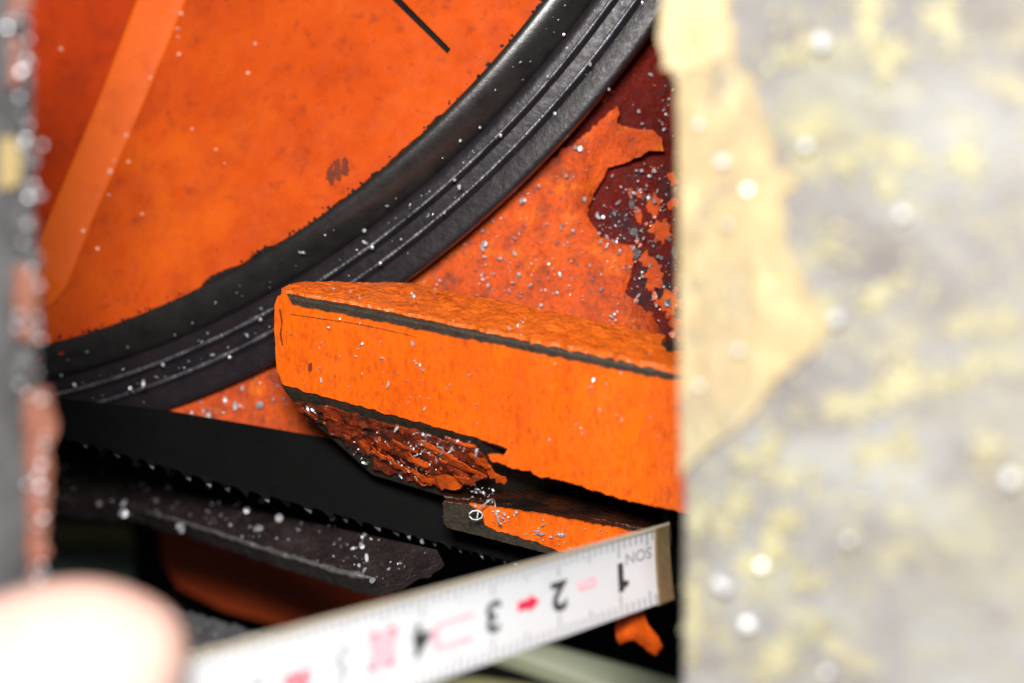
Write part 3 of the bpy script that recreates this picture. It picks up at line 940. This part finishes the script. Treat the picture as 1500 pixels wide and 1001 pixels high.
patch = [((1275, 20), 24, 75, .1), ((1300, 85), 38, 32, .3), ((1160, 80), 16, 16, 0), ((1385, 35), 46, 30, 1.2), ((1420, 235), 34, 30, .4), ((1320, 225), 48, 26, .4), ((1300, 270), 20, 30, 0), ((1285, 435), 32, 18, -.8),
         ((1260, 590), 62, 22, -.2), ((1320, 560), 38, 40, .7), ((1290, 665), 36, 22, -.3), ((1330, 650), 16, 20, 0), ((1380, 560), 24, 16, .2), ((1430, 540), 36, 14, -.6), ((1160, 700), 24, 18, .3), ((1090, 670), 20, 15, 0), ((1130, 655), 18, 20, .3),
         ((1105, 830), 46, 36, .6), ((1130, 800), 22, 38, 0), ((1080, 740), 20, 26, .2), ((1140, 960), 36, 52, .1), ((1060, 770), 16, 26, 0), ((1180, 850), 18, 18, 0), ((1150, 760), 24, 15, -.3), ((1190, 930), 15, 15, 0), ((1450, 650), 26, 26, 0), ((1020, 900), 14, 70, 0),
         ((1225, 360), 14, 18, 0), ((1240, 238), 18, 14, 0), ((1100, 555), 14, 18, 0), ((1025, 760), 14, 46, 0), ((1475, 470), 20, 14, .3), ((1410, 480), 20, 16, .4), ((1300, 100), 22, 22, 0)]
flecks = []
for i, ((cx, cy), a_, b_, an) in enumerate(patch):
    ol = []
    for k in range(14):
        q = k / 14 * 2 * math.pi
        rr = rnd.uniform(.5, 1.0) * .8
        u, w = a_ * rr * math.cos(q), b_ * rr * math.sin(q)
        ol.append((cx + u * math.cos(an) - w * math.sin(an), cy + u * math.sin(an) + w * math.cos(an)))
    sheet('paint_patch', ol, PD, 0.03, 'plate_fleck', plate, lift=0.012 + .0005 * i, rag=6, step=5, seed=70 + i, freq=.08, grid=20)
    for k in range(16):
        q, rr = rnd.uniform(0, 6.28), abs(rnd.gauss(.9, .35))
        u, w = a_ * rr * math.cos(q), b_ * rr * math.sin(q)
        flecks.append((cx + u * math.cos(an) - w * math.sin(an), cy + u * math.sin(an) + w * math.cos(an), rnd.uniform(2.5, 8)))
for k in range(420):
    flecks.append((rnd.uniform(1010, 1500), rnd.uniform(0, 1000), rnd.uniform(1.5, 6)))
fv, ff = [], []
for cx, cy, r in flecks:
    s = len(fv)
    d = PD(cx, cy)
    for k in range(7):
        rr = r * rnd.uniform(.6, 1.4)
        x, y = cx + rr * math.cos(k * .898), cy + rr * math.sin(k * .898)
        fv.append(P(x, y, PD(x, y) - .035))
    for k in range(7):
        fv.append(fv[s + k] + FW * .03)
    ff.append(tuple(s + k for k in range(7)))
    ff += [(s + k, s + 7 + k, s + 7 + (k + 1) % 7, s + (k + 1) % 7) for k in range(7)]
tag(link('paint_fleck', mesh_from('paint_fleck', fv, ff), 'plate_fleck', plate, False), kind='stuff')

# ------------------------------------------------------------------ post at the left, close to the lens
QD = plane3((0, 500, 14.4), (60, 500, 14.7), (0, 1000, 14.2))
post = thing('machine_post', P(20, 1000, 14.4), 'grey steel post with orange paint remains at the left edge', 'post')
qo = [(-500, -200, 0), (36, -200, 2), (42, 0, 2.5), (48, 150, 2.5), (52, 300, 2.5), (58, 450, 2.5), (60, 560, 2), (64, 600, 2), (67, 625, 2), (64, 655, 2), (62, 700, 2.5), (66, 800, 2.5), (66, 1000, 2), (66, 1300, 0), (-500, 1300, 0)]
sheet('post_body', qo, QD, 1.0, 'post_steel', post, step=4, grid=16, seed=81, freq=.05, disp=lambda x, y, ol: .08 * fbm(x * .04, y * .04, 1))
qf = [(-490, -190, 0), (-4, -190, 2), (2, 300, 2), (8, 500, 2), (24, 700, 3), (22, 860, 2), (-10, 1290, 0), (-490, 1290, 0)]
sheet('post_face', qf, QD, .05, 'post_face', post, lift=.10, step=5, grid=25, disp=lumps(.06, .02), seed=83, freq=.04)
for i, ol in enumerate([[(8, 392), (30, 388), (42, 420), (34, 470), (42, 500), (14, 500), (10, 440)], [(22, 575), (54, 568), (65, 600), (68, 628), (60, 655), (60, 700), (52, 760), (56, 810), (34, 850), (26, 760), (28, 660)],
                        [(-2, 0), (20, -20), (34, 0), (26, 24), (4, 30)], [(0, 60), (16, 55), (14, 130), (2, 130)]]):
    sheet('paint_remnant', ol, QD, .05, 'post_orange', post, lift=.11 + .003 * i, rag=3, step=4, seed=85 + i, freq=.06, grid=12, disp=lumps(.05, .05))
sheet('yellow_fleck', [(-14, 205), (4, 205), (16, 235), (8, 275), (-14, 280)], QD, .05, 'post_yellow', post, lift=.13, rag=3, step=4, seed=90, freq=.05)

# ------------------------------------------------------------------ tape measure
tape = thing('tape_measure', cam3(-1.5, -2.6, 14), 'white metal tape measure blade held out to the guide arm by a thumb', 'tape measure')


def tape_pt(t, u, lift=0.0):
    """t = centimetres from the hook, u = -1 lower edge .. 1 upper edge"""
    d = 18.8 - 0.72 * t
    x = 1.5068 - 0.5548 * t
    v = -2.0122 - 0.0793 * t
    hw = 0.2958 + 0.0037 * t
    sag = 0.15 * (1 - u * u)
    return cam3(x, v + hw * u, d + 0.28 * u + sag) + TNRM * lift


TNRM = Vector((0, 0, 0))
_a = tape_pt(3, 0) - tape_pt(4, 0)
_b = tape_pt(3, 1) - tape_pt(3, -1)
TNRM = _a.cross(_b).normalized()
if TNRM.dot(EYE - tape_pt(3, 0)) < 0:
    TNRM = -TNRM


def tape_grid(name, t0, t1, nt, us, lift, thick, mat, parent):
    F, fs = [], []
    for i in range(nt + 1):
        for u in us:
            F.append(tape_pt(t0 + (t1 - t0) * i / nt, u, lift))
    m = len(us)
    for i in range(nt):
        for j in range(m - 1):
            a_ = i * m + j
            fs.append((a_, a_ + 1, a_ + m + 1, a_ + m))
    n_ = len(F)
    B = [p - TNRM * thick for p in F]
    al = fs + [tuple(n_ + k for k in reversed(f)) for f in fs]
    for j in range(m - 1):
        al.append((j + 1, j, n_ + j, n_ + j + 1))
        e = nt * m + j
        al.append((e, e + 1, n_ + e + 1, n_ + e))
    for i in range(nt):
        a_ = i * m
        al.append((a_, a_ + m, n_ + a_ + m, n_ + a_))
        e = i * m + m - 1
        al.append((e + m, e, n_ + e, n_ + e + m))
    me = mesh_from(name, F + B, al)
    bm = bmesh.new()
    bm.from_mesh(me)
    bmesh.ops.recalc_face_normals(bm, faces=bm.faces)
    bm.to_mesh(me)
    bm.free()
    o = link(name, me, mat, parent)
    autosmooth(o, 40)
    return o


tape_grid('tape_blade', 0.30, 11, 40, [-1 + .1 * k for k in range(21)], 0, .02, 'tape_white', tape)
tape_grid('tape_edge', 0.12, 11, 40, [1.0, 1.04, 1.09, 1.13], 0.03, .035, 'tape_edge', tape)
tape_grid('end_hook', 0.12, 0.36, 3, [-1.04 + .104 * k for k in range(21)], 0.03, .05, 'brass', tape)
tv, tf = [], []
for k in range(4, 90):
    t = k * .1
    for e in (-1, 1):
        ln = (0.24 if k % 5 else 0.36) if k % 10 else 0.5
        lift = .006
        s = len(tv)
        u0, u1 = e * .985, e * (.985 - ln)
        w = .016
        tv += [tape_pt(t - w, u0, lift), tape_pt(t + w, u0, lift), tape_pt(t + w, (u0 + u1) / 2, lift), tape_pt(t - w, (u0 + u1) / 2, lift), tape_pt(t + w, u1, lift), tape_pt(t - w, u1, lift)]
        tf += [(s, s + 1, s + 2, s + 3), (s + 3, s + 2, s + 4, s + 5)]
tag(link('millimetre_marks', mesh_from('millimetre_marks', tv, tf), 'ink_grey', tape, False), kind='stuff')


def tape_text(name, txt, t, u, h, mat, bold=0.0, rot=math.pi, sx=1.25):
    """print turned upside down, as the tape is read from its hook; h = height in cm"""
    cu = bpy.data.curves.new(name, 'FONT')
    cu.body = txt
    cu.align_x = 'CENTER'
    cu.align_y = 'CENTER'
    cu.size = h / 0.70
    cu.offset = bold
    cu.resolution_u = 6
    ob = bpy.data.objects.new(name, cu)
    COL.objects.link(ob)
    dg = bpy.context.evaluated_depsgraph_get()
    me = bpy.data.meshes.new_from_object(ob.evaluated_get(dg))
    bpy.data.objects.remove(ob)
    bpy.data.curves.remove(cu)
    c, s = math.cos(rot), math.sin(rot)
    for v in me.vertices:
        x, y = v.co.x * sx, v.co.y
        x, y = x * c - y * s, x * s + y * c
        v.co = tape_pt(t - x, u + y / 0.41, .008)
    return link(name, me, mat, tape, False)


tape_text('numeral', '1', 0.98, 0.0, .29, 'ink', .016)
tape_text('numeral', '2', 2.00, 0.02, .29, 'ink', .014)
tape_text('numeral', '3', 3.00, 0.02, .29, 'ink', .010)
tape_text('numeral', '4', 4.00, 0.0, .29, 'ink', .012)
tape_text('numeral', '5', 5.02, 0.0, .29, 'ink_grey', .012)
tape_text('numeral', '6', 6.02, 0.0, .29, 'ink_grey', .012)
tape_text('print', 'SON', 0.66, 0.42, .13, 'ink_grey', .004)
tape_text('print', 'cm', 1.55, 0.02, .15, 'ink_pink', .006)
fv_ = [tape_pt(t, u, .008) for t, u in [(.95, -.36), (.86, -.31), (.84, -.20), (.95, -.14)]]
link('numeral', mesh_from('numeral', fv_, [(0, 1, 2, 3)]), 'ink', tape, False)
av = [tape_pt(t, u, .008) for t, u in [(2.64, .14), (2.46, .14), (2.46, .24), (2.30, .02), (2.46, -.2), (2.46, -.1), (2.64, -.1)]]
link('red_arrow', mesh_from('red_arrow', av, [(0, 1, 5, 6), (1, 2, 3), (1, 3, 5), (3, 4, 5)]), 'ink_red', tape, False)
for (t0, t1, u0, u1) in [(3.28, 3.82, .12, .22), (3.28, 3.82, -.42, -.3), (3.75, 3.85, -.28, .10), (4.34, 4.68, -.38, .42)]:
    pv = [tape_pt(t, u, .005) for u in (u0, u1) for t in (t0, (t0 + t1) / 2, t1)]
    link('pink_panel', mesh_from('pink_panel', pv, [(0, 1, 4, 3), (1, 2, 5, 4)]), 'ink_pink', tape, False)
for t, u in ((4.40, .30), (4.40, -.22), (4.63, .30), (4.63, -.22)):
    tape_text('red_print', '0', t, u, .12, 'ink_red', .02)
tape_text('red_print', '50', 5.55, -.1, .2, 'ink_red', .014)

# ------------------------------------------------------------------ the hand that holds the tape
hand = thing('person', cam3(-5.0, -4.4, 12.5), 'bare thumb and hand of a person gripping the tape measure', 'person')


def chain(bm, lay, pts, radii, root=None):
    prev = root
    for (x, v, d), r in zip(pts, radii):
        vtx = bm.verts.new(cam3(x, v, d))
        vtx[lay].radius = (r, r)
        if prev is not None:
            bm.edges.new((prev, vtx))
        prev = vtx
    return prev


def px3(px, py, d):
    return ((px - 750) / FPX * d, (500.5 - py) / FPX * d, d)


bm = bmesh.new()
lay = bm.verts.layers.skin.verify()
wrist = bm.verts.new(cam3(-10.5, -7.5, 10.5))
wrist[lay].radius = (2.0, 2.0)
wrist[lay].use_root = True
palm = chain(bm, lay, [(-8.0, -5.6, 11.6)], [1.9], wrist)
knuck = chain(bm, lay, [(-6.6, -4.9, 12.8)], [1.5], palm)
chain(bm, lay, [(-6.2, -3.3, 11.4), px3(-420, 1150, 12.6), px3(-210, 1110, 12.8), px3(-40, 1072, 13.0), px3(100, 1020, 13.15), px3(190, 1026, 13.2), px3(258, 1056, 13.25)],
      [1.2, 1.02, .90, .80, .90, .80, .52], palm)
chain(bm, lay, [(-5.2, -3.6, 14.6), (-3.9, -2.9, 15.2), (-3.0, -2.75, 14.6)], [.75, .68, .55], knuck)
chain(bm, lay, [(-5.4, -4.6, 14.7), (-4.1, -4.0, 15.3), (-3.2, -3.8, 14.5)], [.75, .68, .55], knuck)
chain(bm, lay, [(-5.7, -5.7, 14.4), (-4.4, -5.2, 15.0), (-3.6, -5.0, 14.2)], [.72, .64, .52], knuck)
chain(bm, lay, [(-6.2, -6.7, 13.8), (-5.0, -6.4, 14.4), (-4.3, -6.1, 13.7)], [.62, .55, .45], knuck)
me = bpy.data.meshes.new('hand_skin')
bm.to_mesh(me)
bm.free()
tmp = bpy.data.objects.new('hand_skin', me)
COL.objects.link(tmp)
tmp.modifiers.new('skin', 'SKIN').use_smooth_shade = True
ss = tmp.modifiers.new('sub', 'SUBSURF')
ss.levels = ss.render_levels = 3
dg = bpy.context.evaluated_depsgraph_get()
hm = bpy.data.meshes.new_from_object(tmp.evaluated_get(dg))
bpy.data.objects.remove(tmp)
for v in hm.vertices:
    v.co += v.normal * (0.012 * noise.noise(v.co * 2.2))
link('hand', hm, 'skin', hand)

# ------------------------------------------------------------------ metal shavings
spots = scatter([(605, 420), (900, 170), (975, 230), (985, 500), (780, 455)], HD, 300, .008, .036, .10)
spots += scatter([(905, 140), (990, 60), (1000, 480), (930, 460), (880, 330), (970, 240)], HD, 120, .008, .034, .08)
spots += scatter([(250, 605), (400, 550), (420, 580), (460, 640)], HD, 26, .012, .05, .08)
for px, py, s in ((709, 357, .06), (764, 294, .05), (850, 218, .05), (843, 216, .04), (856, 292, .04), (829, 258, .035), (940, 250, .035), (380, 594, .07), (898, 71, .04), (905, 84, .04), (958, 295, .04)):
    spots.append((P(px, py, HD(px, py) - .12), s, 1.1, .1))
swarf('housing_shavings', 'bright metal specks stuck to the peeling orange housing wall', spots)

spots = []
wfd = lambda x, y: WD(x, y)
for i in range(130):                             # along the rim grooves
    ang = rnd.uniform(a_lo, a_hi)
    r = rnd.choice((R_1, R_1, R_2, R_2, R_GAP, R_IN + .2, R_OUT - .1)) + rnd.gauss(0, .02)
    s = .007 * (5 ** (rnd.random() ** 3))
    spots.append((wheel_pt(r * math.cos(ang), r * math.sin(ang), -.035 if r > R_GAP else .03), s, rnd.uniform(1, 3), rnd.uniform(0, .4)))
for px, py, s in ((529, 337, .05), (541, 362, .05), (553, 385, .04), (861, 92, .045), (890, 128, .04), (671, 204, .035), (730, 197, .04), (823, 48, .035), (663, 262, .04), (333, 523, .04), (378, 468, .045), (234, 533, .045), (187, 569, .045), (251, 490, .03), (646, 310, .04), (700, 185, .03)):
    u, v = wheel_uv(px, py)
    spots.append((wheel_pt(u, v, -.06), s * .7, 1.3, .2))
swarf('rim_shavings', 'fine metal shavings lodged in the grooves of the black rim', spots)

spots = []
for px, py, s in ((163, 252, .06), (187, 200, .055), (190, 238, .04), (162, 286, .035), (222, 115, .045), (124, 338, .045), (262, 45, .05), (264, 80, .04), (262, 57, .04), (283, 190, .03), (92, 72, .05), (375, 65, .04), (365, 108, .04), (318, 220, .03), (330, 240, .03), (210, 315, .035), (145, 365, .04), (267, 20, .05), (170, 236, .04)):
    u, v = wheel_uv(px, py)
    spots.append((wheel_pt(u, v, .03), s, 1.0, .1))
swarf('face_shavings', 'pale out of focus specks on the orange wheel face beside the pocket', spots, 'blurred_glint')

spots = scatter([(425, 425), (600, 424), (960, 496), (950, 530), (560, 455)], TD, 170, .008, .030, .10, lambda x, y: 1.0 if x < 640 else .35, (1, 4), (0, .6))
spots += scatter([(470, 422), (640, 424), (660, 446), (520, 446)], TD, 130, .006, .026, .11, None, (1, 4), (0, .6))
spots += scatter([(410, 450), (980, 560), (980, 720), (740, 640), (415, 555)], FD, 60, .007, .022, .06, lambda x, y: 1.0 if x < 700 else .3, (1, 5), (.2, .9))
spots += scatter([(440, 595), (700, 650), (730, 740), (640, 715), (540, 690)], UD, 120, .008, .028, .09, None, (1, 4), (0, .7))
spots += scatter([(690, 738), (940, 785), (980, 800), (830, 805), (720, 765)], JD, 60, .008, .03, .06, None, (1, 3), (0, .5))
spots += scatter([(640, 705), (740, 700), (960, 745), (940, 775), (720, 735)], JT, 80, .008, .035, .05, None, (1, 3), (0, .5))
for px, py, s in ((800, 655, .0),):
    pass
swarf('arm_shavings', 'tiny curled metal shavings lying on the orange guide arm', spots)

# long curled wire of swarf on the jaw
path = []
for i in range(26):
    t = i / 25
    path.append(P(700 + 40 * t + 6 * math.sin(t * 5), 748 - 20 * math.sin(math.pi * min(1, t * 1.1)) + 10 * t * t * 2, 19.75 - .08 * math.sin(t * 7)))
path = [P(697 + 10 * math.cos(i * .7), 755 + 7 * math.sin(i * .7), 19.72) for i in range(12)] + path
o = tube('wire_curl', path, [.009] * len(path), 'chip', None, 6)
tag(o, 'thin bright wire curl caught on the corner of the orange jaw', 'wire curl')
path = [P(606 + 1.5 * math.sin(i * .5), 443 - 1.6 * i, 19.9) for i in range(9)]
o = tube('standing_sliver', path, [.022, .026, .028, .028, .026, .024, .022, .018, .01], 'chip', None, 6)
tag(o, 'small grey sliver standing upright on top of the guide arm', 'metal sliver')

spots = scatter([(70, 668), (640, 806), (560, 850), (260, 764), (70, 735)], LD, 110, .008, .035, .06)
for px, py, s in ((88, 685, .09), (180, 752, .09), (264, 770, .08), (265, 776, .07), (378, 772, .09), (409, 759, .08), (362, 747, .06), (249, 694, .05), (200, 680, .05), (247, 714, .05), (150, 662, .05), (385, 733, .06), (305, 712, .05), (487, 760, .05), (620, 793, .05), (530, 800, .05), (545, 849, .06), (145, 738, .05)):
    spots.append((P(px, py, LD(px, py) - .12), s, 1.1, .1))
swarf('ledge_shavings', 'bright metal filings scattered over the dark ledge', spots)

spots = []
for px, py, s in ((1205, 60, .14), (1058, 235, .10), (1222, 465, .11), (1480, 700, .10), (1060, 860, .10), (1095, 915, .10), (1180, 212, .09), (1322, 312, .09), (1080, 512, .08), (1024, 182, .07), (1094, 278, .07), (1210, 365, .06), (1064, 330, .07), (1018, 375, .06), (1082, 380, .06), (1245, 790, .07), (1300, 705, .06), (1115, 830, .08), (1210, 985, .07), (1080, 420, .06), (1065, 680, .06), (1025, 565, .07), (1052, 855, .09), (1295, 650, .06)):
    if s > .065:
        spots.append((P(px, py, PD(px, py) - .16), s * .75, 1.0, .05))
swarf('plate_shavings', 'large blurred metal glints on the worn plate at the right', spots, 'glint')

spots = []
for px, py, s in ((28, 462, .13), (65, 587, .09), (33, 168, .07), (62, 212, .08), (18, 76, .08), (30, 105, .08), (52, 226, .07), (60, 285, .08), (34, 265, .06), (30, 10, .08), (28, 22, .06), (10, 40, .07), (48, 772, .08), (70, 770, .07), (44, 800, .07), (50, 500, .06), (28, 283, .06), (26, 62, .06), (56, 420, .06), (24, 530, .05), (62, 745, .05)):
    spots.append((P(px, py, QD(px, py) - .26), s * (.42 if py < 520 else .10), 1.0, .05))
for i in range(60):
    y = rnd.uniform(-20, 850)
    x = along([(-300, 40), (0, 42), (150, 48), (300, 52), (450, 58), (560, 62), (625, 74), (700, 62), (900, 66)], y) - abs(rnd.gauss(0, 14)) + 2
    spots.append((P(x, y, QD(x, y) - .14 - rnd.random() * .1), .022 * 2 ** rnd.random(), 1.2, .2))
swarf('post_shavings', 'blurred metal chips crusted along the edge of the left post', spots)

spots = scatter([(200, 880), (400, 930), (420, 960), (280, 990)], sd, 60, .008, .03, .14)
swarf('heap_shavings', 'brighter filings on top of the grey heap beside the thumb', spots)
